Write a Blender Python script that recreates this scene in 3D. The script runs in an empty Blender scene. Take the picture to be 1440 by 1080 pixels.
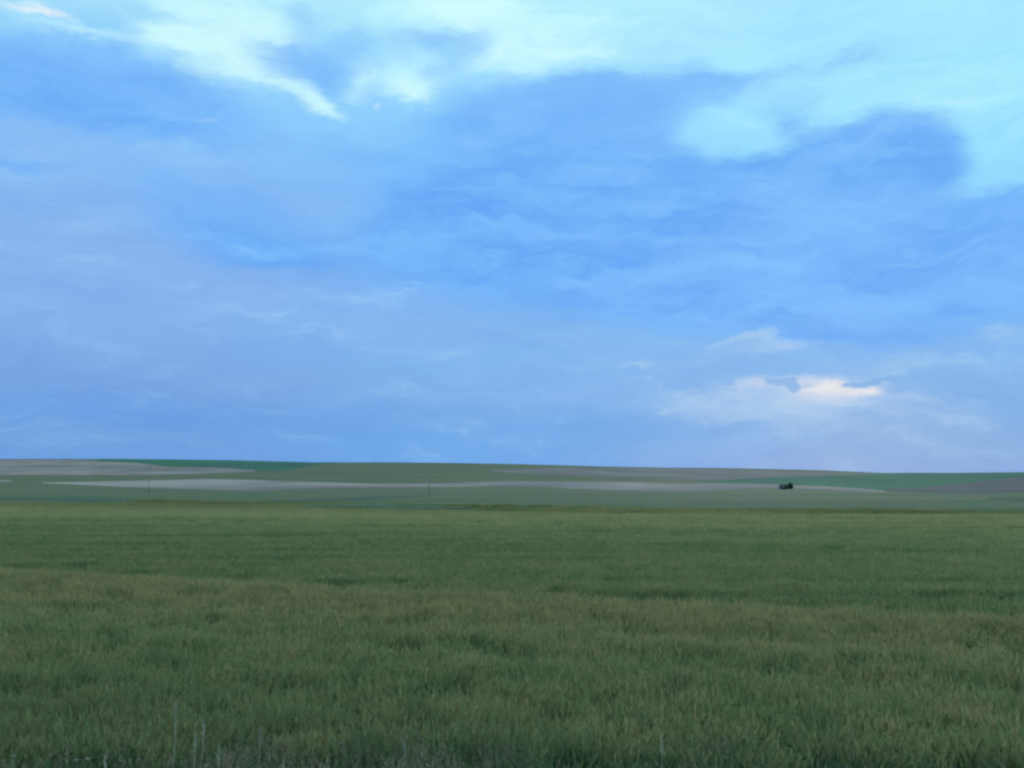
import bpy, math, random
import numpy as np
random.seed(7); rng = np.random.default_rng(7)
S = bpy.context.scene
C = S.collection
R = math.radians

# ------------------------------------------------------------------ camera
F = 1400.0                       # focal length in photo pixels (35 mm lens)
TH = math.atan((660 - 540) / F)  # pitch up
CZ = 4.0                         # eye height above the ground at the field edge
cd = bpy.data.cameras.new('camera'); cam = bpy.data.objects.new('camera', cd); C.objects.link(cam)
cd.sensor_width = 36; cd.lens = 35; cd.clip_start = 0.1; cd.clip_end = 60000
cam.location = (0, 0, CZ); cam.rotation_euler = (math.pi / 2 + TH, 0, 0)
cd.dof.use_dof = False
S.camera = cam
S.view_settings.view_transform = 'Standard'
S.view_settings.look = 'None'
S.view_settings.exposure = 0
S.render.engine = 'CYCLES'
S.cycles.use_denoising = True
S.cycles.pixel_filter_type = 'BLACKMAN_HARRIS'
S.cycles.filter_width = 2.7
S.cycles.use_adaptive_sampling = True
S.cycles.adaptive_threshold = 0.03
S.cycles.adaptive_min_samples = 12
S.cycles.max_bounces = 6
S.cycles.diffuse_bounces = 2
S.cycles.transmission_bounces = 3

# ------------------------------------------------------------------ helpers
def lin(c):
    c = [x / 255.0 for x in c]
    return [x / 12.92 if x <= 0.04045 else ((x + 0.055) / 1.055) ** 2.4 for x in c]

class NT:
    def __init__(s, tree): s.t = tree; s.n = tree.nodes; s.l = tree.links
    def node(s, kind, **kw):
        n = s.n.new(kind)
        for k, v in kw.items(): setattr(n, k, v)
        return n
    def put(s, sock, v):
        if v is None: return
        if hasattr(v, 'is_output') or isinstance(v, bpy.types.NodeSocket): s.l.new(v, sock)
        else: sock.default_value = v
    def m(s, op, a, b=None, c=None, clamp=False):
        n = s.node('ShaderNodeMath', operation=op); n.use_clamp = clamp
        s.put(n.inputs[0], a); s.put(n.inputs[1], b); s.put(n.inputs[2], c)
        return n.outputs[0]
    def vm(s, op, a, b=None, sc=None):
        n = s.node('ShaderNodeVectorMath', operation=op)
        s.put(n.inputs[0], a); s.put(n.inputs[1], b)
        if sc is not None: s.put(n.inputs['Scale'], sc)
        return n.outputs['Value'] if op in ('LENGTH', 'DOT_PRODUCT') else n.outputs[0]
    def noise(s, vec, scale, detail=4, rough=0.5, dist=0.0, col=False):
        n = s.node('ShaderNodeTexNoise'); s.put(n.inputs['Vector'], vec)
        n.inputs['Scale'].default_value = scale; n.inputs['Detail'].default_value = detail
        n.inputs['Roughness'].default_value = rough; n.inputs['Distortion'].default_value = dist
        return n.outputs['Color' if col else 'Fac']
    def mapping(s, vec, loc=(0, 0, 0), rot=(0, 0, 0), sc=(1, 1, 1), kind='POINT'):
        n = s.node('ShaderNodeMapping', vector_type=kind); s.put(n.inputs['Vector'], vec)
        n.inputs['Location'].default_value = loc; n.inputs['Rotation'].default_value = rot; n.inputs['Scale'].default_value = sc
        return n.outputs[0]
    def rng(s, v, a, b, c=0.0, d=1.0, kind='SMOOTHSTEP'):
        n = s.node('ShaderNodeMapRange', interpolation_type=kind)
        s.put(n.inputs['Value'], v)
        for k, x in zip(('From Min', 'From Max', 'To Min', 'To Max'), (a, b, c, d)): n.inputs[k].default_value = x
        return n.outputs[0]
    def mix(s, f, a, b, blend='MIX'):
        n = s.node('ShaderNodeMix', data_type='RGBA', blend_type=blend)
        s.put(n.inputs[0], f)
        for sk, v in ((n.inputs[6], a), (n.inputs[7], b)):
            if isinstance(v, (list, tuple)): v = (v[0], v[1], v[2], 1)
            s.put(sk, v)
        return n.outputs[2]

def new_mat(name):
    m = bpy.data.materials.new(name); m.use_nodes = True
    m.node_tree.nodes.clear()
    nt = NT(m.node_tree)
    out = nt.node('ShaderNodeOutputMaterial')
    b = nt.node('ShaderNodeBsdfPrincipled')
    b.inputs['Roughness'].default_value = 0.85; b.inputs['Specular IOR Level'].default_value = 0.15
    nt.l.new(b.outputs[0], out.inputs[0])
    return m, nt, b, out

def mesh_obj(name, verts, faces, mat=None, parent=None, smooth=False, midx=None):
    me = bpy.data.meshes.new(name); me.from_pydata(verts, [], faces); me.update()
    o = bpy.data.objects.new(name, me); C.objects.link(o)
    if mat is not None:
        for x in (mat if isinstance(mat, (list, tuple)) else [mat]): me.materials.append(x)
    if midx is not None: me.polygons.foreach_set('material_index', midx)
    if smooth: me.polygons.foreach_set('use_smooth', [True] * len(me.polygons))
    if parent: o.parent = parent
    return o
def tag(o, label=None, cat=None, group=None, kind=None):
    for k, v in (('label', label), ('category', cat), ('group', group), ('kind', kind)):
        if v: o[k] = v
    return o
def empty(name, loc, rz=0):
    o = bpy.data.objects.new(name, None); C.objects.link(o); o.location = loc; o.rotation_euler = (0, 0, rz)
    o.empty_display_size = 0.3
    return o

# ------------------------------------------------------------------ light and sky
SUN_AZ, SUN_EL = R(17.0), R(9.0)          # behind the low cloud on the right
sd = bpy.data.lights.new('sun', 'SUN'); sd.energy = 0.35; sd.angle = R(20); sd.color = (1.0, 0.90, 0.78)
so = bpy.data.objects.new('sun', sd); C.objects.link(so)
so.rotation_euler = (math.pi / 2 - SUN_EL, 0, -SUN_AZ + math.pi)
so.rotation_euler = (R(90) - SUN_EL, 0, math.pi - SUN_AZ)
STR = 0.1
W = bpy.data.worlds.new('World'); S.world = W; W.use_nodes = True
W.node_tree.nodes.clear()
w = NT(W.node_tree)
tc = w.node('ShaderNodeTexCoord').outputs['Generated']
nrm = w.vm('NORMALIZE', tc)
sep = w.node('ShaderNodeSeparateXYZ'); w.l.new(nrm, sep.inputs[0])
DEG = 180 / math.pi
az = w.m('MULTIPLY', w.m('ARCTAN2', sep.outputs[0], sep.outputs[1]), DEG)
el = w.m('MULTIPLY', w.m('ARCSINE', sep.outputs[2]), DEG)
cmb = w.node('ShaderNodeCombineXYZ'); w.l.new(az, cmb.inputs[0]); w.l.new(el, cmb.inputs[1])
P = cmb.outputs[0]
def sky(px, py):
    x = (px - 720) / F; z = (540 - py) / F
    y2 = math.cos(TH) - z * math.sin(TH); z2 = math.sin(TH) + z * math.cos(TH)
    return math.degrees(math.atan2(x, y2)), math.degrees(math.atan2(z2, math.hypot(x, y2)))
PX = DEG / F            # degrees per photo pixel
# turbulence that bends the cloud outlines
Ps = w.mapping(P, sc=(0.55, 1, 1))
n1 = w.noise(Ps, 0.16, 5, 0.55, col=True)
n2 = w.noise(w.mapping(P, sc=(0.45, 1.1, 1), loc=(31, 7, 0)), 0.8, 7, 0.64, col=True)
def warp(a1, a2):
    v = w.vm('SCALE', w.vm('SUBTRACT', n1, (0.5, 0.5, 0.5)), sc=a1)
    v2 = w.vm('SCALE', w.vm('SUBTRACT', n2, (0.5, 0.5, 0.5)), sc=a2)
    return w.vm('MULTIPLY', w.vm('ADD', w.vm('ADD', P, v), v2), (1, 1, 0))
PW = warp(5.0, 2.5)
PWs = warp(2.0, 1.8)
CHAIN = [None]          # keeps the shader's evaluation sequential, a few shapes at a time
def field(blobs, base, coords):
    acc = base
    for i, (px, py, rx, ry, rot, wt) in enumerate(blobs):
        if i % 6 == 0:
            if i: CHAIN[0] = acc
            if CHAIN[0] is not None: coords = w.vm('ADD', coords, w.vm('SCALE', (1, 1, 0), sc=w.m('MULTIPLY', CHAIN[0], 1e-6)))
        a, e = sky(px, py)
        q = w.mapping(coords, loc=(a, e, 0), rot=(0, 0, R(-rot)), sc=(rx * PX, ry * PX, 1), kind='TEXTURE')
        g = w.rng(w.vm('LENGTH', q), 0, 1.75, wt, 0)
        acc = w.m('ADD', acc, g)
    CHAIN[0] = acc
    return acc
# streaky brightness texture
st = w.noise(w.mapping(PW, sc=(0.22, 1.0, 1), rot=(0, 0, R(4))), 0.9, 6, 0.6)
mot = w.noise(w.mapping(PW, sc=(0.20, 1.0, 1), loc=(3, 3, 0), rot=(0, 0, R(5))), .62, 6, 0.60)
st2 = w.noise(w.mapping(PWs, sc=(0.30, 1.0, 1), loc=(5, 90, 0)), 0.35, 5, 0.55)

def ramp(v, stops):
    n = w.node('ShaderNodeValToRGB'); w.l.new(v, n.inputs[0]); cr = n.color_ramp
    cr.interpolation = 'B_SPLINE' if False else 'EASE'
    while len(cr.elements) < len(stops): cr.elements.new(0.5)
    for e, (p, c) in zip(cr.elements, stops): e.position = p; e.color = (*lin(c), 1)
    return n.outputs[0]
def pos(py): return max(0, (sky(720, py)[1] + 2) / 40)     # elevation -2..38 degrees -> 0..1
ev = w.rng(w.m('ADD', el, w.m('MULTIPLY', w.m('SUBTRACT', st2, 0.5), 2.5)), -2, 38, 0, 1, 'LINEAR')
def stops(rows): return [(pos(py), c) for py, c in rows]
left = ramp(ev, stops([(660, (108, 157, 222)), (600, (110, 160, 224)), (540, (120, 163, 226)), (450, (127, 174, 234)), (360, (128, 178, 238)), (250, (136, 188, 246)), (170, (136, 194, 250)), (90, (150, 212, 252)), (0, (182, 236, 255))]))
mid = ramp(ev, stops([(665, (100, 163, 232)), (620, (106, 168, 233)), (560, (124, 176, 234)), (480, (124, 180, 238)), (400, (118, 180, 246)), (280, (125, 190, 252)), (180, (140, 208, 255)), (90, (172, 232, 255)), (0, (182, 240, 255))]))
right = ramp(ev, stops([(670, (120, 166, 224)), (620, (128, 174, 226)), (560, (128, 178, 232)), (480, (124, 182, 240)), (400, (122, 188, 250)), (250, (150, 222, 255)), (180, (160, 230, 255)), (90, (165, 230, 255)), (0, (166, 228, 255))]))
azw = w.m('ADD', az, w.m('MULTIPLY', w.m('SUBTRACT', st2, 0.5), 16))
base = w.mix(w.rng(azw, -22, -3), left, mid)
base = w.mix(w.rng(azw, 4, 19), base, right)
# lavender haze bank, left and centre
f = field([(120, 430, 300, 90, 0, .8), (640, 470, 220, 60, 0, .55), (60, 300, 200, 70, 0, .6), (330, 400, 260, 40, 8, .5), (480, 280, 60, 90, 30, .45)], 0.0, PW)
base = w.mix(w.rng(f, 0.0, 1.3, 0, .8), base, lin((136, 180, 238)) + [1])
# deeper blue low bands
f = field([(330, 590, 340, 22, 2, .8), (60, 560, 180, 26, 0, .5), (640, 575, 200, 20, 0, .5), (1400, 570, 120, 60, 0, .5), (900, 640, 260, 20, 0, .3)], 0.0, PWs)
base = w.mix(w.rng(f, 0.0, 1.2, 0, .75), base, lin((100, 158, 228)) + [1])
# bright cyan openings
f = field([(320, 42, 110, 48, 8, 1.0), (400, 108, 70, 16, 24, .8), (455, 148, 34, 11, 20, .9), (236, 45, 40, 14, 0, .5), (300, 80, 70, 26, 20, .45), (380, 60, 50, 40, 20, .35), (560, 110, 60, 26, 0, .35), (575, 128, 40, 17, 0, 1.0),
           (700, 40, 170, 40, 5, .75), (780, 85, 90, 20, 0, .5), (640, 12, 90, 18, 0, .4), (1270, 130, 170, 45, 5, .45), (505, 110, 18, 30, 20, .5),
           (120, 45, 70, 8, 0, .5), (30, 10, 50, 12, 0, .7), (700, 80, 30, 9, -25, .5)], -0.12, PWs)
f = w.m('ADD', f, w.m('ADD', w.m('MULTIPLY', w.m('SUBTRACT', st, 0.5), 0.9), w.m('MULTIPLY', w.m('SUBTRACT', mot, 0.5), 1.0)))
base = w.mix(w.rng(f, -0.12, 1.1, 0, .95), base, lin((206, 250, 255)) + [1])
# blue clouds
f = field([(60, 110, 190, 50, 0, 1.1), (210, 140, 130, 42, 12, .9), (412, 88, 66, 26, 12, .85), (470, 95, 26, 36, 0, .4), (430, 18, 34, 40, -20, .45), (600, 62, 90, 24, 0, .55),
           (640, 92, 60, 12, -18, .3), (700, 158, 120, 42, 0, .85), (800, 165, 110, 44, 0, .85), (900, 120, 130, 26, 0, .75), (1000, 118, 60, 20, 0, .3),
           (640, 240, 130, 60, 0, .65), (850, 265, 210, 66, 0, .8), (1010, 300, 160, 70, 0, .8), (1180, 235, 130, 52, -6, .85), (1270, 225, 85, 42, 10, .75), (1310, 232, 55, 26, 0, .7), (1110, 168, 22, 10, 0, .4), (1215, 196, 110, 28, 0, .6), (1080, 120, 160, 20, 0, .15), (1110, 150, 70, 26, -8, .5), (960, 150, 70, 16, 0, .3),
           (900, 350, 300, 60, 0, .9), (640, 325, 110, 55, 0, .7), (780, 405, 150, 36, 6, .5), (960, 450, 160, 26, 6, .45), (1250, 350, 230, 70, 0, .9), (1420, 330, 90, 60, 0, .7), (1150, 420, 250, 56, 0, .85), (1200, 475, 120, 26, 0, .6), (1400, 430, 110, 44, 0, .6),
           (330, 325, 140, 52, 8, .7), (400, 365, 110, 30, 0, .45), (450, 200, 120, 40, 10, .35), (560, 330, 60, 60, 0, .3), (230, 250, 120, 30, 6, .25), (20, 225, 60, 12, 0, .5), (530, 140, 22, 22, 0, .3),
           (1140, 86, 120, 14, -4, .42), (1240, 82, 60, 10, 0, .3), (30, 30, 120, 10, 0, -.2),
           (1025, 188, 66, 24, 0, -.6), (890, 190, 100, 36, 0, .55), (505, 60, 26, 60, -10, .35), (455, 60, 40, 24, 0, .3), (640, 60, 60, 20, 10, .25), (1405, 222, 70, 40, 0, -.55), (1040, 262, 30, 6, 0, -.45), (1100, 314, 46, 6, 0, -.4), (1180, 311, 18, 5, 0, -.35), (1020, 358, 40, 6, 8, -.35), (1420, 378, 70, 7, -8, -.55), (1220, 345, 90, 6, 0, -.2)], -0.05, PWs)
f = w.m('ADD', f, w.m('ADD', w.m('MULTIPLY', w.m('SUBTRACT', st, 0.5), 0.9), w.m('MULTIPLY', w.m('SUBTRACT', mot, 0.5), .9)))
cm = w.rng(f, 0.02, 0.95)
cc = w.mix(w.rng(st2, 0.35, 0.68), lin((97, 165, 246)) + [1], lin((117, 182, 251)) + [1])
lowc = w.rng(el, 4.5, 9.5, .8, 0)
cc = w.mix(w.rng(w.m('ADD', w.m('MULTIPLY', st, .5), w.m('MULTIPLY', mot, .5)), .42, .62, 0, .42), cc, lin((128, 194, 252)) + [1])
cc = w.mix(lowc, cc, lin((108, 172, 240)) + [1])
topc = w.rng(el, 16, 25)
cc = w.mix(topc, cc, lin((128, 190, 252)) + [1])
base = w.mix(w.m('MULTIPLY', cm, 0.93), base, cc)
# thin lighter wisps over the clouds
f = field([(1010, 505, 120, 14, -8, .5), (900, 512, 34, 6, -8, .6), (1045, 482, 50, 6, -10, .5), (1320, 490, 120, 16, -12, .5), (1400, 468, 50, 7, 0, .4), (1430, 480, 30, 5, 0, .4),
           (1120, 492, 120, 14, 4, .5), (1030, 560, 200, 34, 0, .45), (1170, 575, 200, 30, 0, .55), (1300, 610, 160, 30, 0, .3), (650, 600, 90, 10, -4, .3), (1280, 555, 60, 6, 6, .4),
           (30, 175, 50, 24, 0, .55), (190, 200, 70, 7, 0, .35), (295, 165, 18, 4, 0, .6), (480, 240, 40, 30, 0, .25), (520, 380, 50, 6, 8, .3)], -0.05, PWs)
f = w.m('ADD', f, w.m('ADD', w.m('MULTIPLY', w.m('SUBTRACT', st, 0.5), 0.8), w.m('MULTIPLY', w.m('SUBTRACT', mot, 0.5), 1.1)))
base = w.mix(w.rng(f, 0.16, 1.2, 0, .85), base, lin((166, 200, 236)) + [1])
# faint mottling over the whole cloud deck
base = w.mix(w.rng(mot, .42, .66, 0, .28), base, w.mix(1.0, base, (1.22, 1.16, 1.06), 'MULTIPLY'))
base = w.mix(w.rng(mot, .50, .34, 0, .28), base, w.mix(1.0, base, (.84, .90, .97), 'MULTIPLY'))
# the lit gap and its small dark rags
PG = warp(0.7, 1.5)
f = field([(1165, 545, 46, 13, 2, 1.0), (1075, 538, 40, 7, -2, .4), (1220, 549, 24, 5, -8, .8), (1040, 545, 60, 12, 0, .2), (1160, 560, 80, 14, 0, .3)], 0.0, PG)
f = w.m('ADD', f, w.m('MULTIPLY', w.m('SUBTRACT', mot, 0.5), 0.5))
base = w.mix(w.rng(f, 0.0, 1.2, 0, .95), base, lin((218, 222, 234)) + [1])
f = field([(1160, 543, 30, 8, 0, 1.0), (1222, 549, 16, 3.5, -8, .8), (1110, 531, 40, 2.5, 0, .35)], 0.0, PG)
base = w.mix(w.rng(f, 0.1, 1.2, 0, .8), base, lin((230, 231, 233)) + [1])
f = field([(1092, 537, 24, 4.5, 4, 1.1), (1116, 543, 9, 9, 30, 1.0), (1200, 540, 18, 4.5, -6, 1.0), (1222, 536, 32, 4.5, -8, 1.0), (1270, 536, 40, 6, 0, .6)], 0.0, PG)
base = w.mix(w.rng(f, 0.3, 0.95, 0, .8), base, lin((122, 175, 230)) + [1])
f = field([(25, 5, 40, 8, 0, .75), (88, 20, 34, 7, 4, .6), (527, 150, 9, 9, 0, .6), (10, 180, 18, 8, 0, .4), (20, 165, 30, 5, 0, .5)], 0.0, PG)
f = w.m('ADD', f, w.m('MULTIPLY', w.m('SUBTRACT', mot, 0.5), 1.6))
base = w.mix(w.rng(f, 0.2, 1.15, 0, .85), base, lin((240, 244, 250)) + [1])
# clear-sky light shining through thin cloud, and brighter unseen sky overhead and behind, added to light the ground
ns = w.node('ShaderNodeTexSky', sky_type='NISHITA'); ns.sun_disc = False
ns.sun_elevation = SUN_EL; ns.sun_rotation = SUN_AZ; ns.altitude = 500
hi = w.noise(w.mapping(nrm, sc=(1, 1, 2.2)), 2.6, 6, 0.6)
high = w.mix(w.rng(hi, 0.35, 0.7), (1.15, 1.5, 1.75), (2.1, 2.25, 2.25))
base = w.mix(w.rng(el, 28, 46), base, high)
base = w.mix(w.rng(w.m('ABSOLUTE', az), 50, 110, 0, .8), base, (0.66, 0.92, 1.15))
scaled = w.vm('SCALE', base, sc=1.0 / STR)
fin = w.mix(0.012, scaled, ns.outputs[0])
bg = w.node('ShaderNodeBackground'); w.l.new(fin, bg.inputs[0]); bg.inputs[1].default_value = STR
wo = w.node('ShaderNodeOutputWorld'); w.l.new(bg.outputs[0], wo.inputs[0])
W.cycles.sampling_method = 'MANUAL'; W.cycles.sample_map_resolution = 512

# ------------------------------------------------------------------ terrain shape
def interp(x, tab): return np.interp(x, [a for a, b in tab], [b for a, b in tab])
RIDGE = [(-1200, 652), (-500, 647), (0, 645.5), (140, 645.5), (250, 646.5), (330, 647.5), (440, 650.5), (540, 650), (640, 651), (720, 652.5), (800, 654.5), (850, 656), (930, 657.5), (1000, 657.8), (1080, 659.5), (1160, 661.5), (1240, 665), (1340, 665.3), (1440, 664.3), (1700, 662), (2600, 668)]
def ridge(px): return interp(px, RIDGE)
YK = [60, 105, 150, 250, 400, 600, 900, 1300, 1900, 2600]
def rows_at(px):
    r = ridge(px)
    return [738.0, 721.0, 710.5, 700.5, 693.0, 688.0 * .8 + (r + 32) * .2, .55 * 683 + .45 * (r + 26), .2 * 677 + .8 * (r + 17.5), r + 8, r]
def row_to_z(Y, row): return Y * math.tan(TH + math.atan((540 - row) / F))
def prof(X, Y):
    """height below / above the eye of the crop or field surface"""
    if Y < 60:
        z60 = row_to_z(60, 738.0)
        t = max(0, min(1, (Y - 15) / 45)); t = t * t * (3 - 2 * t)
        return -3.25 + (z60 + 3.25) * t
    px = 720 + F * X / Y
    rs = rows_at(px)
    if Y <= 2600:
        zs = [row_to_z(a, b) for a, b in zip(YK, rs)]
        lx = [math.log(a) for a in YK]
        # smooth (Catmull-Rom-like) interpolation of z over log distance
        x = math.log(Y); i = max(0, min(len(YK) - 2, next((k for k in range(len(YK) - 1) if x <= lx[k + 1]), len(YK) - 2)))
        h = lx[i + 1] - lx[i]; t = (x - lx[i]) / h
        def sl(k):
            if k <= 0: return 0.0
            if k >= len(YK) - 1: return (zs[-1] - zs[-2]) / (lx[-1] - lx[-2])
            return (zs[k + 1] - zs[k - 1]) / (lx[k + 1] - lx[k - 1])
        m0, m1 = sl(i) * h, sl(i + 1) * h
        return (2*t**3 - 3*t*t + 1) * zs[i] + (t**3 - 2*t*t + t) * m0 + (-2*t**3 + 3*t*t) * zs[i + 1] + (t**3 - t*t) * m1
    z0 = row_to_z(2600, rs[-1])
    t = min(1, (Y - 2600) / 1500)
    return z0 + (-110 - z0) * (t * t * (3 - 2 * t))
def y_for(px, row):
    """distance along the view column whose surface lies on this sight line"""
    lo, hi = 60.0, 2600.0
    for _ in range(15):
        mid_ = math.sqrt(lo * hi)
        t = (px - 720) / F
        z = prof(t * mid_, mid_)
        ang = math.atan(z / mid_)
        rr = 540 - F * math.tan(ang - TH)
        if rr > row: lo = mid_
        else: hi = mid_
    return math.sqrt(lo * hi)
EDGE = [(q, y_for(q, r0)) for q, r0 in ((-60, 703.5), (0, 703.5), (150, 706.5), (300, 709.5), (430, 709), (560, 711), (700, 718), (820, 721.5), (960, 723), (1200, 722.5), (1500, 721))]
def edge_at(px): return np.interp(px, [a for a, b in EDGE], [b for a, b in EDGE])
def crop_drop(X, Y):              # soil lies a crop's height below the canopy up to the far edge of the wheat
    if Y < 80: return 0.75
    e = float(edge_at(720 + F * X / Y))
    return 0.75 * (1 - max(0, min(1, (Y - e + 4) / 6)))
def zg(X, Y): return CZ + prof(X, Y) - crop_drop(X, Y)

# tuft texture used in every field colour
def streaks(nt, pos, ang, along, across):
    v = nt.mapping(pos, rot=(0, 0, R(ang)), sc=(1.0 / along, 1.0 / across, 1))
    return nt.noise(v, 1.0, 5, 0.6)
def field_mat(name, c1, c2, c3, ang=3, along=160, across=26, fine=3.0, bump=0.5):
    m, nt, b, out = new_mat(name)
    g = nt.node('ShaderNodeNewGeometry').outputs['Position']
    a = nt.mix(nt.rng(streaks(nt, g, ang, along, across), .40, .60), tuple(x * 1.15 for x in c1), tuple(x * .76 for x in c2))
    s2 = nt.noise(nt.mapping(g, sc=(1 / 300, 1 / 600, 0)), 1.0, 5, .6)
    a = nt.mix(nt.rng(s2, .46, .58, 0, .9), a, tuple(c3))
    s6 = nt.noise(nt.mapping(g, sc=(1 / 180, 1 / 420, 0), rot=(0, 0, R(8)), loc=(9, 2, 0)), 1.0, 4, .6)
    a = nt.mix(nt.rng(s6, .52, .60, 0, .6), a, tuple(x * .68 for x in c3))
    s3 = nt.noise(nt.mapping(g, sc=(1 / fine / 2, 1 / fine, 1 / fine)), 1.0, 5, .65)
    a = nt.mix(0.55, a, nt.mix(nt.rng(s3, .3, .7), (0.55, 0.55, 0.55), (1.35, 1.35, 1.35)), 'MULTIPLY')
    nt.l.new(a, b.inputs['Base Color'])
    bp = nt.node('ShaderNodeBump'); bp.inputs['Strength'].default_value = bump; bp.inputs['Distance'].default_value = 0.3
    nt.l.new(s3, bp.inputs['Height']); nt.l.new(bp.outputs[0], b.inputs['Normal'])
    return m
GAIN = 1.0
def A(*c): return tuple(x * GAIN for x in c)
M_far = field_mat('pasture', A(.060, .096, .064), A(.048, .088, .060), A(.080, .100, .066))
M_dark = field_mat('young_crop', A(.004, .088, .044), A(.006, .100, .040), A(.003, .070, .046), along=260, across=400)
M_stub = field_mat('stubble', A(.176, .172, .150), A(.160, .160, .145), A(.120, .120, .122), along=200, across=420)
M_plough = field_mat('bare_soil', A(.050, .060, .066), A(.042, .055, .062), A(.056, .060, .068), along=200, across=300)
M_mauve = field_mat('pale_fallow', A(.108, .114, .102), A(.094, .106, .098), A(.088, .092, .096), along=220, across=400)
M_verge = field_mat('rank_grass', A(.024, .064, .030), A(.030, .074, .034), A(.020, .054, .028), along=60, across=8, fine=1.5)
M_band = field_mat('green_crop', A(.036, .080, .034), A(.030, .070, .032), A(.052, .088, .038), along=60, across=7, fine=1.0)
M_tan = field_mat('ripening_crop', A(.062, .094, .046), A(.048, .080, .042), A(.070, .092, .048), along=60, across=8, fine=1.0)
# soil + undergrowth colour for the near ground
def ground_mat():
    m, nt, b, out = new_mat('ground')
    g = nt.node('ShaderNodeNewGeometry').outputs['Position']
    sp = nt.node('ShaderNodeSeparateXYZ'); nt.l.new(g, sp.inputs[0])
    a = nt.mix(nt.rng(streaks(nt, g, 2, 260, 120), .40, .60), A(.054, .096, .048), A(.030, .072, .042))
    s2 = nt.noise(nt.mapping(g, sc=(1 / 340, 1 / 90, 0)), 1.0, 4, .55)
    a = nt.mix(nt.rng(s2, .46, .60, 0, .7), a, A(.074, .098, .058))
    s4 = nt.noise(nt.mapping(g, sc=(1 / 110, 1 / 11, 0), loc=(3, 9, 0)), 1.0, 5, .65)
    a = nt.mix(nt.rng(s4, .48, .62, 0, .6), a, A(.028, .062, .038))
    s5 = nt.noise(nt.mapping(g, rot=(0, 0, R(-3)), sc=(1 / 600, 1 / 75, 0), loc=(1, 5, 0)), 1.0, 5, .6)
    a = nt.mix(nt.rng(s5, .52, .62, 0, .7), a, A(.082, .094, .064))
    a = nt.mix(1.0, a, (1.0, .93, .72), 'MULTIPLY')
    a = nt.mix(nt.rng(sp.outputs[1], 500, 200), a, nt.mix(1.0, a, (.90, .93, .80), 'MULTIPLY'))
    s3 = nt.noise(nt.mapping(g, sc=(.25, .5, .5)), 1.0, 5, .65)
    a = nt.mix(0.5, a, nt.mix(nt.rng(s3, .3, .7), (0.55, 0.55, 0.55), (1.35, 1.35, 1.35)), 'MULTIPLY')
    soil = nt.mix(nt.noise(g, 8, 5, .6), (.030, .040, .022), (.060, .062, .036))
    a = nt.mix(nt.rng(sp.outputs[1], 94, 99), soil, a)
    nt.l.new(a, b.inputs['Base Color'])
    return m
M_ground = ground_mat()
ys = [-80, -40, -15, 0, 5, 8, 10, 11, 12, 13, 14, 16, 18]
y = 20.0
while y < 2600: ys.append(y); y *= 1.045
ys += [2520, 2560, 2590, 2600, 2620, 2680, 2760, 2900, 3100, 3400, 3800, 4200, 6000, 9000, 14000, 24000]
ys = sorted(set(ys))
NT_ = 201
ts = [math.copysign(abs(u) ** 1.25, u) * 1.6 for u in np.linspace(-1, 1, NT_)]
V = []
for Y in ys:
    for t in ts:
        X = t * (max(Y, 0) + 40)
        V.append((X, Y, zg(X, max(Y, 1))))
Fc = [(j * NT_ + i, j * NT_ + i + 1, (j + 1) * NT_ + i + 1, (j + 1) * NT_ + i) for j in range(len(ys) - 1) for i in range(NT_ - 1)]
g = mesh_obj('ground', V, Fc, M_ground, smooth=True)
tag(g, 'wide rolling plain of green farmland running to the horizon', kind='structure')

def patch(name, mat, tab, lift, label, sub=5, jit=0.6, seed=0):
    """field parcel draped on the terrain; tab rows: (column, far edge, near edge) along the hillside"""
    r_ = random.Random(seed)
    xs = np.arange(tab[0][0], tab[-1][0] + 0.1, 5.0)
    top = np.interp(xs, [q[0] for q in tab], [q[1] for q in tab]); bot = np.interp(xs, [q[0] for q in tab], [q[2] for q in tab])
    def wig(n, k):
        v = np.zeros(n)
        for per in (9, 23, 51):
            c = [r_.uniform(-1, 1) for _ in range(n // per + 3)]
            v += np.interp(np.arange(n) / per, range(len(c)), c)
        return v * k / 1.6
    e = np.minimum(1, np.minimum(np.arange(len(xs)), np.arange(len(xs))[::-1]) / 4 + (0.0 if len(xs) > 8 else 1))
    top = top + wig(len(xs), jit); bot = np.maximum(bot + wig(len(xs), jit), top + 0.15)
    V, Fq = [], []
    for i, px in enumerate(xs):
        rt = max(top[i], float(ridge(px)) + 0.02)
        rb = max(bot[i], rt + 0.05)
        y1, y0 = y_for(px, rt), y_for(px, rb)
        if rt <= float(ridge(px)) + 0.3: y1 = 2600
        t = (px - 720) / F
        for k in range(sub + 1):
            Y = y0 * (y1 / y0) ** (k / sub); X = t * Y
            if k == 0:
                Ys = y0 * .985; V.append((t * Ys, Ys, CZ + prof(t * Ys, Ys) - .5))
            V.append((X, Y, CZ + prof(X, Y) + lift * min(.5, Y / 1500 + .12)))
    n = sub + 2
    for i in range(len(xs) - 1):
        for k in range(sub + 1): Fq.append((i * n + k, (i + 1) * n + k, (i + 1) * n + k + 1, i * n + k + 1))
    o = mesh_obj(name, V, Fq, mat, smooth=True)
    tag(o, label, kind='structure')
    return o
patch('stubble_field', M_stub, [(-700, 650, 668), (-300, 647.5, 668), (0, 647, 668), (60, 646.8, 667.5), (120, 647.5, 667.5), (150, 650, 667), (200, 652.5, 667), (240, 657.5, 666.5), (300, 658, 665), (330, 659.5, 664), (362, 662, 662.6)], .9,
      'pale grey stubble field high on the left slope', sub=9, seed=1)
patch('crop_field', M_dark, [(140, 645, 648.5), (200, 645, 651.5), (235, 645, 656), (300, 645, 657), (345, 645, 661), (385, 645, 662.5), (410, 645, 660.5), (440, 645, 654.5), (475, 645, 651)], 1.3,
      'dark green crop field on the skyline at left', sub=9, seed=2)
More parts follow.
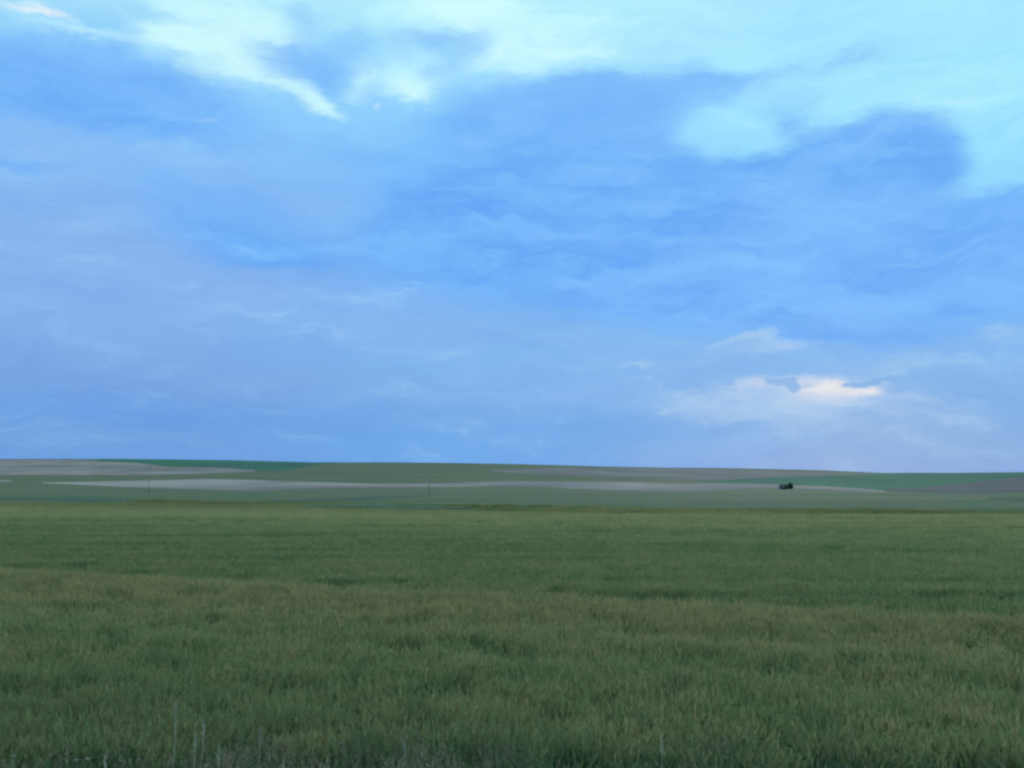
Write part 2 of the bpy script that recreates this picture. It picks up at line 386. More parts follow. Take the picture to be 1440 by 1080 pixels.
patch('stubble_field', M_stub, [(62, 678.5, 679), (120, 678, 682), (213, 675.5, 686), (300, 674.5, 688.5), (350, 675.5, 690), (400, 677, 688), (480, 679.5, 685.5), (560, 680.5, 685), (620, 680.3, 684), (700, 677.5, 683), (750, 677, 685), (800, 677, 687), (850, 677, 689.5), (900, 678.5, 690.5), (960, 680, 690.5), (1000, 680, 689.5), (1040, 680.5, 688), (1100, 682, 686.5), (1150, 684, 689), (1200, 687, 691), (1242, 690.5, 692)], .9,
      'long pale grey stubble strip winding across the lower slope', seed=3)
patch('stubble_field', M_stub, [(-300, 674, 678), (-60, 674, 678), (0, 674.8, 677.5), (22, 676, 676.6)], .9, 'small pale stubble patch at the left edge below the slope', sub=3, seed=4)
patch('fallow_field', M_mauve, [(690, 661, 662), (720, 659.5, 665), (760, 658.8, 667.5), (850, 658.5, 671), (900, 659, 672.5), (960, 659.2, 675), (1000, 660, 675), (1050, 661.5, 673), (1100, 663, 671), (1150, 664.5, 670.5), (1200, 665.3, 668.3), (1245, 666.2, 666.8)], .9,
      'brownish grey fallow field just under the skyline right of centre', sub=9, seed=5)
patch('crop_field', M_dark, [(980, 677, 678), (1030, 675, 679.5), (1060, 673, 680.5), (1100, 671, 682), (1150, 670.5, 684), (1200, 668.5, 687), (1240, 666.5, 689), (1300, 664, 686), (1360, 664, 680), (1400, 664, 674), (1440, 663, 669.5), (1520, 662, 666)], 1.3,
      'deep green crop field on the right behind the small shed', sub=9, seed=6)
patch('ploughed_field', M_plough, [(1240, 687.5, 690), (1300, 684.5, 692), (1360, 678.5, 693), (1400, 674.5, 693), (1440, 670, 692.5), (1520, 666.5, 692), (1900, 666, 692)], .9,
      'dull grey brown ploughed field at the right edge', seed=7)
patch('grass_verge', M_verge, [(-200, 699, 701), (0, 700, 701.3), (60, 699.5, 703), (100, 698.5, 704), (150, 700, 705), (200, 702, 706), (300, 705, 708), (420, 703, 706), (500, 700.5, 704.5), (560, 698, 701.5), (610, 697, 698)], .5,
      'dark green strip of rank grass along the dip at left', seed=8)
patch('grass_verge', M_verge, [(1385, 701, 701.6), (1400, 699.5, 703), (1440, 699, 703.5), (1600, 698, 703)], .5, 'short dark grass strip at the right edge', sub=3, seed=9)
patch('crop_field', M_band, [(430, 712, 713), (560, 710, 716), (700, 711, 717), (800, 710, 720), (960, 709, 721.5), (1100, 707.5, 721), (1300, 706.5, 720.5), (1440, 705, 719.5), (1900, 704, 719)], 1.0,
      'mid green crop band beyond the wheat on the right', seed=10)

# ------------------------------------------------------------------ wheat
CA, SA = math.cos(R(-22)), math.sin(R(-22))     # drill direction
def wheat_mat(name, deep, green, tan, tanbias):
    m, nt, b, out = new_mat(name)
    g = nt.node('ShaderNodeNewGeometry').outputs['Position']
    sp = nt.node('ShaderNodeSeparateXYZ'); nt.l.new(g, sp.inputs[0])
    s = nt.m('ADD', nt.m('MULTIPLY', sp.outputs[0], .375), nt.m('MULTIPLY', sp.outputs[1], .927))   # across the drills
    oi = nt.node('ShaderNodeObjectInfo').outputs['Random']
    flat = nt.vm('MULTIPLY', g, (1, 1, 0))
    st1 = nt.noise(nt.mapping(flat, rot=(0, 0, R(22)), sc=(1 / 40, 1 / 1.1, 1)), 1.0, 4, .6)
    st2_ = nt.noise(nt.mapping(flat, rot=(0, 0, R(22)), sc=(1 / 50, 1 / 9, 1)), 1.0, 3, .55)
    big = nt.noise(flat, .45, 4, .6)
    # ripe band over the small rise, greener beyond
    sw = nt.m('ADD', s, nt.m('MULTIPLY', nt.m('SUBTRACT', big, .5), 1.6))
    ripe = nt.m('MULTIPLY', nt.rng(sw, 15, 22.5), nt.rng(sw, 23.4, 24.8, 1, .12))
    far = nt.m('MULTIPLY', nt.rng(s, 38, 80, 0, .5), nt.rng(s, 90, 115, 1, .3))
    near = nt.rng(s, 12, 22, .32, 0)
    v = nt.m('ADD', nt.m('ADD', nt.m('MULTIPLY', ripe, .7), nt.m('ADD', far, near)), tanbias)
    v = nt.m('ADD', v, nt.m('MULTIPLY', nt.m('SUBTRACT', big, .5), .7))
    v = nt.m('ADD', v, nt.m('MULTIPLY', nt.m('SUBTRACT', st2_, .5), .7))
    fine = nt.noise(nt.mapping(g, sc=(7, 7, 1.5)), 1.0, 3, .6)
    v = nt.m('ADD', v, nt.m('MULTIPLY', nt.m('SUBTRACT', fine, .5), 2.2))
    v = nt.m('ADD', v, nt.m('MULTIPLY', nt.m('SUBTRACT', oi, .5), .8), clamp=True)
    c = nt.mix(v, green, tan)
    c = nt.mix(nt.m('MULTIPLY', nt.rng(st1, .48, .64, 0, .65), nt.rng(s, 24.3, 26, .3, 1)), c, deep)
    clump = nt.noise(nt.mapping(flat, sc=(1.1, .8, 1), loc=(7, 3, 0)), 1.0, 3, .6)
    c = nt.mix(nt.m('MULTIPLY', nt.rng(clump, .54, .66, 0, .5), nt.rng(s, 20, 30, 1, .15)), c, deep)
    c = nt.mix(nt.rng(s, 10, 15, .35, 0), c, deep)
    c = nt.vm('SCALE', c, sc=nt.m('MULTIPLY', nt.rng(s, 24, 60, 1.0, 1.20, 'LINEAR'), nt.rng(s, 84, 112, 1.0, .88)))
    c = nt.vm('MULTIPLY', c, (1.08, 1.05, .98))
    nt.l.new(c, b.inputs['Base Color']); b.inputs['Roughness'].default_value = .75
    tr = nt.node('ShaderNodeBsdfTranslucent'); nt.l.new(c, tr.inputs[0])
    mx = nt.node('ShaderNodeMixShader'); mx.inputs[0].default_value = .25
    nt.l.new(b.outputs[0], mx.inputs[1]); nt.l.new(tr.outputs[0], mx.inputs[2]); nt.l.new(mx.outputs[0], out.inputs[0])
    return m
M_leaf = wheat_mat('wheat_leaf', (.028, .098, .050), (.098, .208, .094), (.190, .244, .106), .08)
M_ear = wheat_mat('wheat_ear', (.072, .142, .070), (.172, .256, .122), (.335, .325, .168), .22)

def ribbon(V, Fq, MI, pts, widths, side, mi):
    b0 = len(V)
    for p, wd in zip(pts, widths):
        V.append((p[0] - side[0] * wd, p[1] - side[1] * wd, p[2])); V.append((p[0] + side[0] * wd, p[1] + side[1] * wd, p[2]))
    for i in range(len(pts) - 1):
        Fq.append((b0 + 2*i, b0 + 2*i + 1, b0 + 2*i + 3, b0 + 2*i + 2)); MI.append(mi)
def wheat_plant(V, Fq, MI, x, y, h, r_):
    la = r_.uniform(0, 6.283); ln = r_.uniform(.02, .11) * h
    dx, dy = math.cos(la) * ln, math.sin(la) * ln
    def at(u): return (x + dx * u * u, y + dy * u * u, h * u)
    sa = r_.uniform(0, 6.283); sd_ = (math.cos(sa), math.sin(sa))
    ribbon(V, Fq, MI, [at(0.25), at(.6), at(.9)], [.003, .0028, .0022], sd_, 0)
    # ear: crossed tapered spindle
    tip = at(.9); el_ = r_.uniform(.08, .13); nod = r_.uniform(.1, .55)
    def ea(u): return (tip[0] + math.cos(la) * nod * el_ * u * u, tip[1] + math.sin(la) * nod * el_ * u * u, tip[2] + el_ * u * (1 - .25 * nod * u))
    for k in range(2):
        a2 = sa + k * 1.571; s2 = (math.cos(a2), math.sin(a2))
        ribbon(V, Fq, MI, [ea(0), ea(.3), ea(.75), ea(1.05)], [.004, .0105, .008, .0015], s2, 1)
    for k in range(4):      # awns
        aa = r_.uniform(0, 6.283); sp = r_.uniform(.15, .45); L = r_.uniform(.05, .09)
        p0 = ea(r_.uniform(.4, .95)); p1 = (p0[0] + math.cos(aa) * L * sp, p0[1] + math.sin(aa) * L * sp, p0[2] + L)
        ribbon(V, Fq, MI, [p0, p1], [.0016, .0005], sd_, 1)
    for k in range(r_.choice((2, 3, 3))):
        u0 = r_.uniform(.30, .80); p = at(u0); aa = r_.uniform(0, 6.283); L = r_.uniform(.14, .27); up = r_.uniform(.5, 1.15)
        ca, sa2 = math.cos(aa), math.sin(aa); droop = r_.uniform(.2, 1.1)
        pts = []
        for q in (0, .3, .6, .85, 1):
            o_ = L * q * (.45 + .3 * q); z = L * (up * q - droop * q * q)
            pts.append((p[0] + ca * o_, p[1] + sa2 * o_, p[2] + z))
        ribbon(V, Fq, MI, pts, [.005, .0080, .0075, .005, .001], (-sa2, ca), 0)
lib = bpy.data.collections.new('wheat_clumps')      # not linked to the scene: only instanced
for k in range(9):
    r_ = random.Random(100 + k); V, Fq, MI = [], [], []
    for _ in range(75):
        a, d = r_.uniform(0, 6.283), .36 * math.sqrt(r_.random())
        wheat_plant(V, Fq, MI, math.cos(a) * d, math.sin(a) * d, r_.gauss(.74, .085), r_)
    me = bpy.data.meshes.new('wheat_clump'); me.from_pydata(V, [], Fq); me.materials.append(M_leaf); me.materials.append(M_ear)
    me.polygons.foreach_set('material_index', MI); me.update()
    lib.objects.link(bpy.data.objects.new('wheat_clump', me))

def sm_noise(seed, cells):
    r2 = np.random.default_rng(seed); G = r2.random((256, 256))
    def f_(x, y):
        x = np.asarray(x) / cells[0]; y = np.asarray(y) / cells[1]
        xi = np.floor(x).astype(int); yi = np.floor(y).astype(int); fx = x - xi; fy = y - yi
        fx = fx * fx * (3 - 2 * fx); fy = fy * fy * (3 - 2 * fy)
        g_ = lambda a, b: G[a % 256, b % 256]
        return (g_(xi, yi) * (1 - fx) + g_(xi + 1, yi) * fx) * (1 - fy) + (g_(xi, yi + 1) * (1 - fx) + g_(xi + 1, yi + 1) * fx) * fy
    return f_
nz1, nz2, nz3 = sm_noise(3, (1.6, 1.1)), sm_noise(4, (30, 1.1)), sm_noise(5, (.6, .5))
def scatter(y0, y1, dens, smul):
    out = []
    area = 0.5 * 2 * .60 * ((y1 + 8) ** 2 - (y0 + 8) ** 2)
    n = int(area * dens)
    Y = np.sqrt(rng.random(n) * ((y1 + 8) ** 2 - (y0 + 8) ** 2) + (y0 + 8) ** 2) - 8
    X = (rng.random(n) * 2 - 1) * .60 * (Y + 8)
    u = X * CA + Y * SA; v = -X * SA + Y * CA
    kf = np.clip((34 - Y) / 16, .25, 1)
    sc = .90 + kf * (.08 * (nz1(X, Y) - .5) + .14 * (nz3(X, Y) - .5) * 1.3) + (.10 + .10 * kf) * (nz2(u, v) - .5)
    s = .375 * X + .927 * Y
    sc -= .22 * np.exp(-((s - 25.2) / .55) ** 2)
    sc += .08 * np.exp(-((s - 22.8) / 1.6) ** 2)
    hole = nz1(X + 50, Y * 1.6) < .10
    sc = np.where(hole & (Y < 40), sc * .72, sc)
    Z = np.array([zg(a, b) for a, b in zip(X, Y)])
    return np.stack([X, Y, Z, sc, np.full(n, smul)], 1)
pts = np.concatenate([scatter(12.0, 26, 9, 1.0), scatter(26, 52, 7, 1.05), scatter(52, 97, 5.5, 1.2), scatter(97, 175, 5.0, 1.2)])
_px = 720 + F * pts[:, 0] / pts[:, 1]
lim = edge_at(_px) + 5 * (nz2(pts[:, 0], pts[:, 1] * .02) - .5)
pts = pts[pts[:, 1] < lim]
def instancer(name, pts, coll, seed):
    me = bpy.data.meshes.new(name); me.from_pydata([tuple(p[:3]) for p in pts], [], [])
    sc = me.attributes.new('isc', 'FLOAT_VECTOR', 'POINT')
    arr = np.stack([pts[:, 4], pts[:, 4], pts[:, 3]], 1).astype(np.float32); sc.data.foreach_set('vector', arr.ravel())
    rt = me.attributes.new('irt', 'FLOAT_VECTOR', 'POINT'); r2 = np.random.default_rng(seed)
    ra = np.stack([r2.normal(0, .05, len(pts)), r2.normal(0, .05, len(pts)), r2.random(len(pts)) * 6.283], 1).astype(np.float32)
    rt.data.foreach_set('vector', ra.ravel())
    o = bpy.data.objects.new(name, me); C.objects.link(o)
    ng = bpy.data.node_groups.new(name + '_nodes', 'GeometryNodeTree')
    ng.interface.new_socket('Geometry', in_out='INPUT', socket_type='NodeSocketGeometry')
    ng.interface.new_socket('Geometry', in_out='OUTPUT', socket_type='NodeSocketGeometry')
    N = ng.nodes; L = ng.links
    gi = N.new('NodeGroupInput'); go = N.new('NodeGroupOutput')
    ip = N.new('GeometryNodeInstanceOnPoints'); ci = N.new('GeometryNodeCollectionInfo')
    ci.inputs['Collection'].default_value = coll; ci.inputs['Separate Children'].default_value = True; ci.inputs['Reset Children'].default_value = True
    ip.inputs['Pick Instance'].default_value = True
    a1 = N.new('GeometryNodeInputNamedAttribute'); a1.data_type = 'FLOAT_VECTOR'; a1.inputs['Name'].default_value = 'isc'
    a2 = N.new('GeometryNodeInputNamedAttribute'); a2.data_type = 'FLOAT_VECTOR'; a2.inputs['Name'].default_value = 'irt'
    rv = N.new('FunctionNodeRandomValue'); rv.data_type = 'INT'; rv.inputs['Min'].default_value = 0 if False else 0
    for sk in rv.inputs:
        if sk.name == 'Max' and sk.type == 'INT': sk.default_value = 50
    L.new(gi.outputs[0], ip.inputs['Points']); L.new(ci.outputs[0], ip.inputs['Instance'])
    L.new(a1.outputs[0], ip.inputs['Scale']); L.new(a2.outputs[0], ip.inputs['Rotation'])
    oi = [s_ for s_ in rv.outputs if s_.type == 'INT'][0]; L.new(oi, ip.inputs['Instance Index'])
    L.new(ip.outputs[0], go.inputs[0])
    md = o.modifiers.new('scatter', 'NODES'); md.node_group = ng
    return o
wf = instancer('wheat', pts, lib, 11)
tag(wf, 'dense green wheat with yellowing ears filling the near field', 'wheat', kind='stuff')

# ------------------------------------------------------------------ roadside grass
def plain_mat(name, c1, c2, sc=4.0, rough=.8, tr=0.0):
    m, nt, b, out = new_mat(name)
    oi = nt.node('ShaderNodeObjectInfo').outputs['Random']
    g = nt.node('ShaderNodeNewGeometry').outputs['Position']
    f_ = nt.m('ADD', nt.m('MULTIPLY', nt.noise(g, sc, 4, .6), .7), nt.m('MULTIPLY', oi, .3))
    c = nt.mix(nt.rng(f_, .3, .7), c1, c2)
    nt.l.new(c, b.inputs['Base Color']); b.inputs['Roughness'].default_value = rough
    return m
M_grass = plain_mat('grass_blade', (.032, .108, .060), (.100, .200, .115), 2.0)
M_straw = plain_mat('seed_head', (.080, .112, .060), (.160, .168, .100), 3.0)
M_pale = plain_mat('pale_stalk', (.21, .26, .20), (.33, .36, .27), 6.0)
M_petal = plain_mat('petal', (.26, .30, .26), (.36, .38, .32), 30.0)
lib2 = bpy.data.collections.new('grass_clumps')
def blade(V, Fq, MI, x, y, h, wd, r_, mi=0, lean=.35):
    aa = r_.uniform(0, 6.283); ca, sa = math.cos(aa), math.sin(aa); ln = h * r_.uniform(.05, lean)
    pts_ = [(x + ca * ln * q * q, y + sa * ln * q * q, h * (q - .12 * q * q * (ln / h))) for q in (0, .35, .7, 1)]
    sa_ = r_.uniform(0, 6.283)
    ribbon(V, Fq, MI, pts_, [wd, wd * .9, wd * .6, wd * .1], (math.cos(sa_), math.sin(sa_)), mi)
    return pts_[-1]
for k in range(6):
    r_ = random.Random(300 + k); V, Fq, MI = [], [], []
    for _ in range(110):
        a, d = r_.uniform(0, 6.283), .30 * math.sqrt(r_.random())
        blade(V, Fq, MI, math.cos(a) * d, math.sin(a) * d, r_.uniform(.3, .66), r_.uniform(.003, .006), r_)
    for _ in range((4, 0, 2, 0, 3, 0)[k]):    # flowering stems with loose brown panicles
        a, d = r_.uniform(0, 6.283), .28 * math.sqrt(r_.random())
        tp = blade(V, Fq, MI, math.cos(a) * d, math.sin(a) * d, r_.uniform(.62, .86), .0018, r_, 1, .18)
        for _q in range(16):
            u = r_.random(); rr = .03 * (1 - u) + .006; aa = r_.uniform(0, 6.283)
            p0 = (tp[0], tp[1], tp[2] - .15 * (1 - u)); p1 = (tp[0] + math.cos(aa) * rr, tp[1] + math.sin(aa) * rr, p0[2] + .03)
            ribbon(V, Fq, MI, [p0, p1], [.001, .003], (-math.sin(aa), math.cos(aa)), 1)
    me = bpy.data.meshes.new('grass_clump'); me.from_pydata(V, [], Fq); me.materials.append(M_grass); me.materials.append(M_straw)
    me.polygons.foreach_set('material_index', MI); me.update()
    lib2.objects.link(bpy.data.objects.new('grass_clump', me))
n = 2600
Y = 8.5 + 5.2 * rng.random(n) ** 1.15; X = (rng.random(n) * 2 - 1) * .62 * (Y + 5)
Z = np.array([zg(a, b) for a, b in zip(X, Y)])
sc = .75 + .35 * nz1(X + 9, Y)
rg = instancer('roadside_grass', np.stack([X, Y, Z, sc, np.full(n, 1.0)], 1), lib2, 12)
tag(rg, 'rank roadside grass with brown seed heads along the field edge', 'grass', kind='stuff')

lib3 = bpy.data.collections.new('panicle_clumps')
M_pan = plain_mat('hazy_panicle', (.140, .150, .100), (.230, .220, .155), 3.0)
M_dry = plain_mat('dry_blade', (.14, .22, .13), (.32, .36, .23), 6.0)
for k in range(4):
    r_ = random.Random(500 + k); V, Fq, MI = [], [], []
    for _ in range(15):
        a, d = r_.uniform(0, 6.283), .26 * math.sqrt(r_.random())
        tp = blade(V, Fq, MI, math.cos(a) * d, math.sin(a) * d, r_.uniform(.70, 1.0), .0022, r_, 1, .2)
        for _q in range(22):
            u = r_.random(); rr = .035 * (1 - u) + .006; aa = r_.uniform(0, 6.283)
            p0 = (tp[0], tp[1], tp[2] - .17 * (1 - u)); p1 = (tp[0] + math.cos(aa) * rr, tp[1] + math.sin(aa) * rr, p0[2] + .04)
            ribbon(V, Fq, MI, [p0, p1], [.001, .004], (-math.sin(aa), math.cos(aa)), 1)
    for _ in range(44):
        a, d = r_.uniform(0, 6.283), .26 * math.sqrt(r_.random())
        blade(V, Fq, MI, math.cos(a) * d, math.sin(a) * d, r_.uniform(.55, .98), .005, r_, 2, .5)
    me = bpy.data.meshes.new('panicle_clump'); me.from_pydata(V, [], Fq)
    for m_ in (M_grass, M_pan, M_dry): me.materials.append(m_)
    me.polygons.foreach_set('material_index', MI); me.update()
    lib3.objects.link(bpy.data.objects.new('panicle_clump', me))
_q = []
for (cx, wx, n_) in ((-5.7, .4, 5), (-5.0, .6, 5), (-4.0, .3, 4), (-3.3, .5, 5), (-2.65, .45, 10), (-1.8, .4, 4), (-1.1, .4, 7), (-.2, .4, 9), (.6, .3, 2), (1.9, .4, 3), (3.2, .5, 1)):
    for _ in range(n_): _q.append((cx + rng.normal(0, wx), rng.uniform(11.0, 12.5)))
_q = np.array(_q)
Z = np.array([zg(a, b) for a, b in _q])
sg = instancer('seeding_grass', np.stack([_q[:, 0], _q[:, 1], Z, rng.uniform(.68, .92, len(_q)), np.full(len(_q), 1.0)], 1), lib3, 13)
tag(sg, 'hazy greyish brown seed heads of wild grass in drifts along the bottom edge', 'grass', kind='stuff')

# ------------------------------------------------------------------ tall single stalks and white flower heads at the field edge
def tube(V, Fq, pts_, rad, n=6):
    b0 = len(V)
    for i, p in enumerate(pts_):
        r0 = rad[i]
        for k in range(n):
            a = 2 * math.pi * k / n
            V.append((p[0] + math.cos(a) * r0, p[1] + math.sin(a) * r0, p[2]))
    for i in range(len(pts_) - 1):
        for k in range(n): Fq.append((b0 + i*n + k, b0 + i*n + (k+1) % n, b0 + (i+1)*n + (k+1) % n, b0 + (i+1)*n + k))
    Fq.append(tuple(b0 + k for k in reversed(range(n)))); Fq.append(tuple(b0 + (len(pts_) - 1) * n + k for k in range(n)))
def stalk(px, row_top, Y, label, seed, group='tall pale stalks at the field edge', thick=.0035):
    r_ = random.Random(seed)
    X = (px - 720) / F * Y; z0 = zg(X, Y); zt = CZ + row_to_z(Y, row_top); h = zt - z0
    root = empty('plant_stalk', (X, Y, z0), r_.uniform(0, 6.28)); tag(root, label, 'plant stalk', group)
    la = r_.uniform(-.03, .03)
    V, Fq = [], []
    tube(V, Fq, [(la * h * q * q, 0, h * q * .84) for q in (0, .3, .6, 1)], [thick, thick, thick * .8, thick * .6])
    mesh_obj('stem', V, Fq, M_pale, root, True)
    V, Fq = [], []
    for _ in range(46):
        u = r_.random(); aa = r_.uniform(0, 6.283); rr = .020 * math.sin(math.pi * min(1, u * .9 + .1)) + .003
        z = h * (.78 + .22 * u); p0 = (la * h * .8, 0, z - .02)
        MI = []
        ribbon(V, Fq, MI, [p0, (p0[0] + math.cos(aa) * rr, math.sin(aa) * rr, z + .005), (p0[0] + math.cos(aa) * rr * .7, math.sin(aa) * rr * .7, z + .02)], [.002, .0045, .001], (-math.sin(aa), math.cos(aa)), 0)
    mesh_obj('seed_head', V, Fq, M_pale, root)
    for k in range(2):
        V, Fq, MI = [], [], []; aa = r_.uniform(0, 6.28); z = h * r_.uniform(.25, .5); L = .22
        ribbon(V, Fq, MI, [(0, 0, z), (math.cos(aa) * L * .4, math.sin(aa) * L * .4, z + L * .5), (math.cos(aa) * L * .9, math.sin(aa) * L * .9, z + L * .55)], [.004, .005, .0006], (-math.sin(aa), math.cos(aa)), 0)
        mesh_obj('leaf', V, Fq, M_pale, root)
stalk(256, 988, 11.6, 'tallest pale stalk standing above the grass at the field edge, bottom left', 1, thick=.006)
stalk(294, 1012, 11.5, 'pale stalk just right of the tallest one at the bottom left', 2, thick=.005)
stalk(286, 1030, 11.3, 'short pale stalk squeezed between taller ones at the bottom left', 3)
stalk(320, 1048, 11.2, 'thin pale stalk, last of the bottom left cluster on its right side', 4)
stalk(165, 1062, 11.0, 'lone short pale stalk between the two white flower heads', 5)
stalk(375, 1020, 11.7, 'pale stalk among brown seed heads left of centre', 6)
stalk(572, 1040, 11.4, 'pale stalk low in the grass a little left of the middle', 7)
stalk(925, 1034, 11.5, 'slender pale stalk at the bottom right of centre', 8)
def flower(px, row, Y, label, seed, rad):
    r_ = random.Random(seed); X = (px - 720) / F * Y; z0 = zg(X, Y); h = CZ + row_to_z(Y, row) - z0
    root = empty('wild_flower', (X, Y, z0)); tag(root, label, 'flower', 'white flower heads in the roadside grass')
    V, Fq = [], []; tube(V, Fq, [(0, 0, 0), (.01, 0, h * .5), (0, 0, h - rad * .5)], [.004, .0035, .003])
    for k in range(7):
        a = k / 7 * 6.283; tube(V, Fq, [(0, 0, h - rad * .55), (math.cos(a) * rad * .7, math.sin(a) * rad * .7, h - rad * .1)], [.0015, .001], 4)
    mesh_obj('stem', V, Fq, M_grass, root)
    V, Fq = [], []
    for k in range(70):
        a = r_.uniform(0, 6.283); d = rad * math.sqrt(r_.random()); cz = h + .012 * (1 - (d / rad) ** 2) + r_.uniform(-.006, .006)
        cx, cy = math.cos(a) * d, math.sin(a) * d; b0 = len(V); s_ = .006
        V.append((cx, cy, cz))
        for q in range(5): V.append((cx + math.cos(q * 1.2566) * s_, cy + math.sin(q * 1.2566) * s_, cz + r_.uniform(.0, .006)))
        for q in range(5): Fq.append((b0, b0 + 1 + q, b0 + 1 + (q + 1) % 5))
    mesh_obj('bloom', V, Fq, M_petal, root)
flower(39, 1064, 11.1, 'small white flower head on a thin stem at the bottom left corner', 1, .020)
flower(124, 1070, 11.1, 'left one of two pale flower heads close together, bottom left', 2, .022)
flower(140, 1068, 11.15, 'right one of two pale flower heads close together, bottom left', 3, .024)

# ------------------------------------------------------------------ poles
M_wood = plain_mat('weathered_wood', (.14, .155, .13), (.20, .21, .18), 3.0)
M_cer = plain_mat('insulator', (.12, .10, .09), (.2, .18, .16), 3.0)
def box(V, Fq, x0, x1, y0, y1, z0, z1):
    b = len(V); V += [(x0,y0,z0),(x1,y0,z0),(x1,y1,z0),(x0,y1,z0),(x0,y0,z1),(x1,y0,z1),(x1,y1,z1),(x0,y1,z1)]
    Fq += [tuple(b+i for i in f_) for f_ in ((0,3,2,1),(4,5,6,7),(0,1,5,4),(1,2,6,5),(2,3,7,6),(3,0,4,7))]
def pole(px, Y, h, label, proto=None):
    X = (px - 720) / F * Y
    root = empty('utility_pole', (X, Y, zg(X, Y) - .3), R(8)); tag(root, label, 'utility pole', 'wooden poles across the plain')
    V, Fq = [], []; tube(V, Fq, [(0, 0, 0), (0, 0, h * .5), (0, 0, h)], [.125, .11, .09], 10); mesh_obj('post', V, Fq, M_wood, root, True)
    V, Fq = [], []; box(V, Fq, -.9, .9, -.20, -.135, h - .75, h - .6); mesh_obj('crossarm', V, Fq, M_wood, root)
    for x in (-.8, .8, 0):
        V, Fq = [], []; zb = h - .6 if x else h; yy = -.165 if x else 0
        tube(V, Fq, [(x, yy, zb), (x, yy, zb + .08), (x, yy, zb + .16), (x, yy, zb + .22)], [.03, .06, .07, .03], 8); mesh_obj('insulator', V, Fq, M_cer, root)
pole(212, 400, 11.0, 'utility pole standing before the pale stubble at left')
pole(604, 300, 7.4, 'utility pole crossing the pale strip just left of the middle')

# ------------------------------------------------------------------ far shed
M_wall = plain_mat('blue_sheet_metal', (.035, .075, .150), (.050, .100, .180), .4, .6)
M_end = plain_mat('dark_boarding', (.020, .034, .044), (.030, .046, .054), .5)
M_roof = plain_mat('dark_roof', (.012, .028, .042), (.018, .036, .050), .5, .6)
px0, Ysh = 1099.5, y_for(1104, 688.2)
print('shed distance', Ysh)
Xs = (px0 - 720) / F * Ysh
k = Ysh / F                       # metres per photo pixel there
root = empty('field_shed', (Xs, Ysh, zg(Xs, Ysh) - .2), R(-52))
tag(root, 'small dark blue shed with gabled roof on the pale strip', 'shed')
Lh, Wh, H, HR = 4.2 * k, 3.0 * k, 4.6 * k, 7.2 * k      # half length etc.
def quads(name, V, Fq, mat, par=root): return mesh_obj(name, V, Fq, mat, par)
V, Fq = [], []
box(V, Fq, -Lh, Lh, -Wh, Wh, 0, H); quads('wall', V, Fq, M_wall)
for sx in (-1, 1):
    x = sx * (Lh + .05)
    V = [(x, -Wh, 0), (x, Wh, 0), (x, Wh, H), (x, 0, HR - .1), (x, -Wh, H), (x - sx * .25, -Wh, 0), (x - sx * .25, Wh, 0), (x - sx * .25, Wh, H), (x - sx * .25, 0, HR - .1), (x - sx * .25, -Wh, H)]
    Fq = [(0, 1, 2, 3, 4), (9, 8, 7, 6, 5)] + [(i, 5 + i, 5 + (i + 1) % 5, (i + 1) % 5) for i in range(5)]
    quads('gable_wall', V, Fq, M_end)
e = .5
V = []; Fq = []
for s_ in (-1, 1):
    b = len(V)
    V += [(-Lh - e, 0, HR), (Lh + e, 0, HR), (Lh + e, s_ * (Wh + e), H - .25), (-Lh - e, s_ * (Wh + e), H - .25), (-Lh - e, 0, HR + .15), (Lh + e, 0, HR + .15), (Lh + e, s_ * (Wh + e), H - .08), (-Lh - e, s_ * (Wh + e), H - .08)]
    Fq += [tuple(b+i for i in f_) for f_ in ((0,3,2,1),(4,5,6,7),(0,1,5,4),(1,2,6,5),(2,3,7,6),(3,0,4,7))]
quads('roof', V, Fq, M_roof)
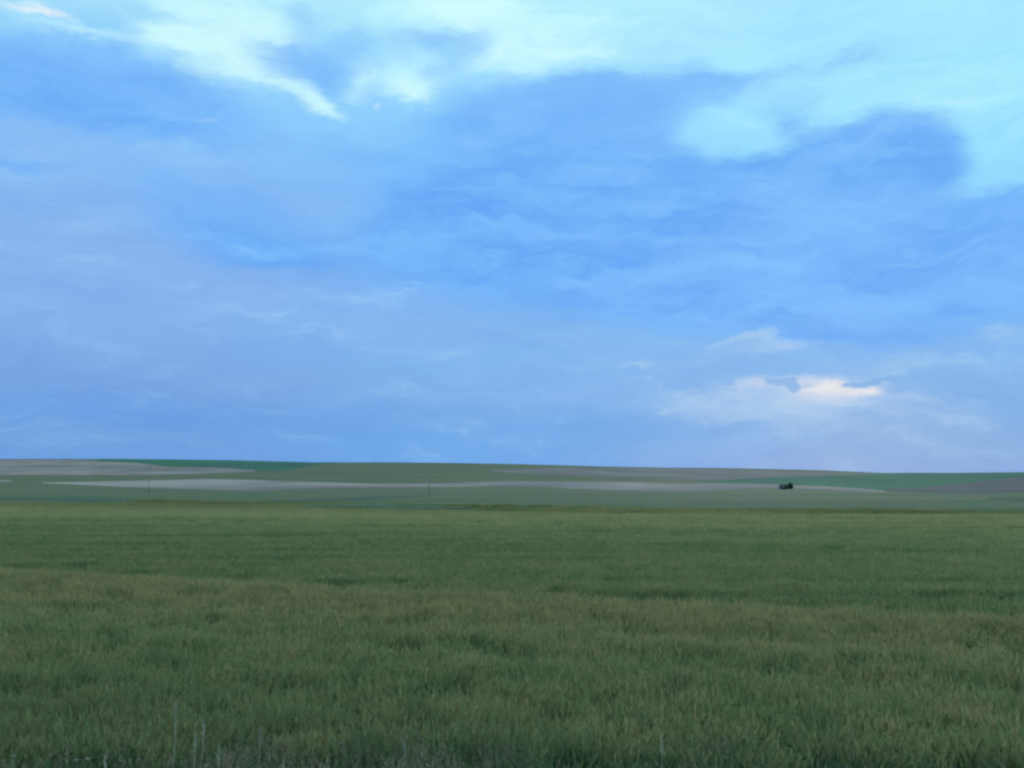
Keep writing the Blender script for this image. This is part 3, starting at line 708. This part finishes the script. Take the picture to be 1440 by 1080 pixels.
V, Fq = [], []; box(V, Fq, Lh + .06, Lh + .16, -Wh * .45, Wh * .45, .2, H * .8); dr = quads('door', V, Fq, M_roof)

# dark tree beside the shed
M_fol = plain_mat('dark_foliage', (.012, .040, .036), (.028, .066, .050), .8)
M_bark = plain_mat('bark', (.030, .028, .024), (.05, .045, .04), 2.0)
Xt = (1109 - 720) / F * (Ysh + 3); Zt = zg(Xt, Ysh + 3)
tree = empty('broadleaf_tree', (Xt, Ysh + 3, Zt - .1)); tag(tree, 'small dark round tree crowding the right side of the shed', 'tree')
V, Fq = [], []
tube(V, Fq, [(0, 0, 0), (.1, 0, 1.6 * k), (.25, .1, 4.2 * k)], [.45, .32, .18], 8)
for q in range(5):
    a = q * 1.257; tube(V, Fq, [(.1, 0, 2.0 * k), (math.cos(a) * 1.4 * k, math.sin(a) * 1.4 * k, 4.2 * k), (math.cos(a) * 2.7 * k, math.sin(a) * 2.6 * k, 5.8 * k)], [.2, .13, .05], 6)
mesh_obj('trunk', V, Fq, M_bark, tree, True)
V, Fq = [], []; r_ = random.Random(77)
cl = [(r_.uniform(-2.9, 2.9), r_.uniform(-2.6, 2.6), r_.uniform(2.4, 8.3)) for _ in range(40)]
cl = [c_ for c_ in cl if (c_[0] / 3.3) ** 2 + (c_[1] / 3) ** 2 + ((c_[2] - 5.2) / 3.6) ** 2 < 1] + [(0, 0, 5), (1, .5, 4), (-1, 0, 6)]
for (cx, cy, cz) in cl:
    for _ in range(190):
        u = [r_.gauss(0, .62) for _ in range(3)]
        c_ = ((cx + u[0]) * k, (cy + u[1]) * k, (cz + u[2] * .8) * k); b0 = len(V)
        n1_ = [r_.gauss(0, 1) for _ in range(3)]; n2_ = [r_.gauss(0, 1) for _ in range(3)]
        for (p_, q_) in ((-1, -1), (1, -1), (1, 1), (-1, 1)): V.append(tuple(c_[i] + .13 * (p_ * n1_[i] + q_ * n2_[i]) for i in range(3)))
        Fq.append((b0, b0 + 1, b0 + 2, b0 + 3))
mesh_obj('crown', V, Fq, M_fol, tree)
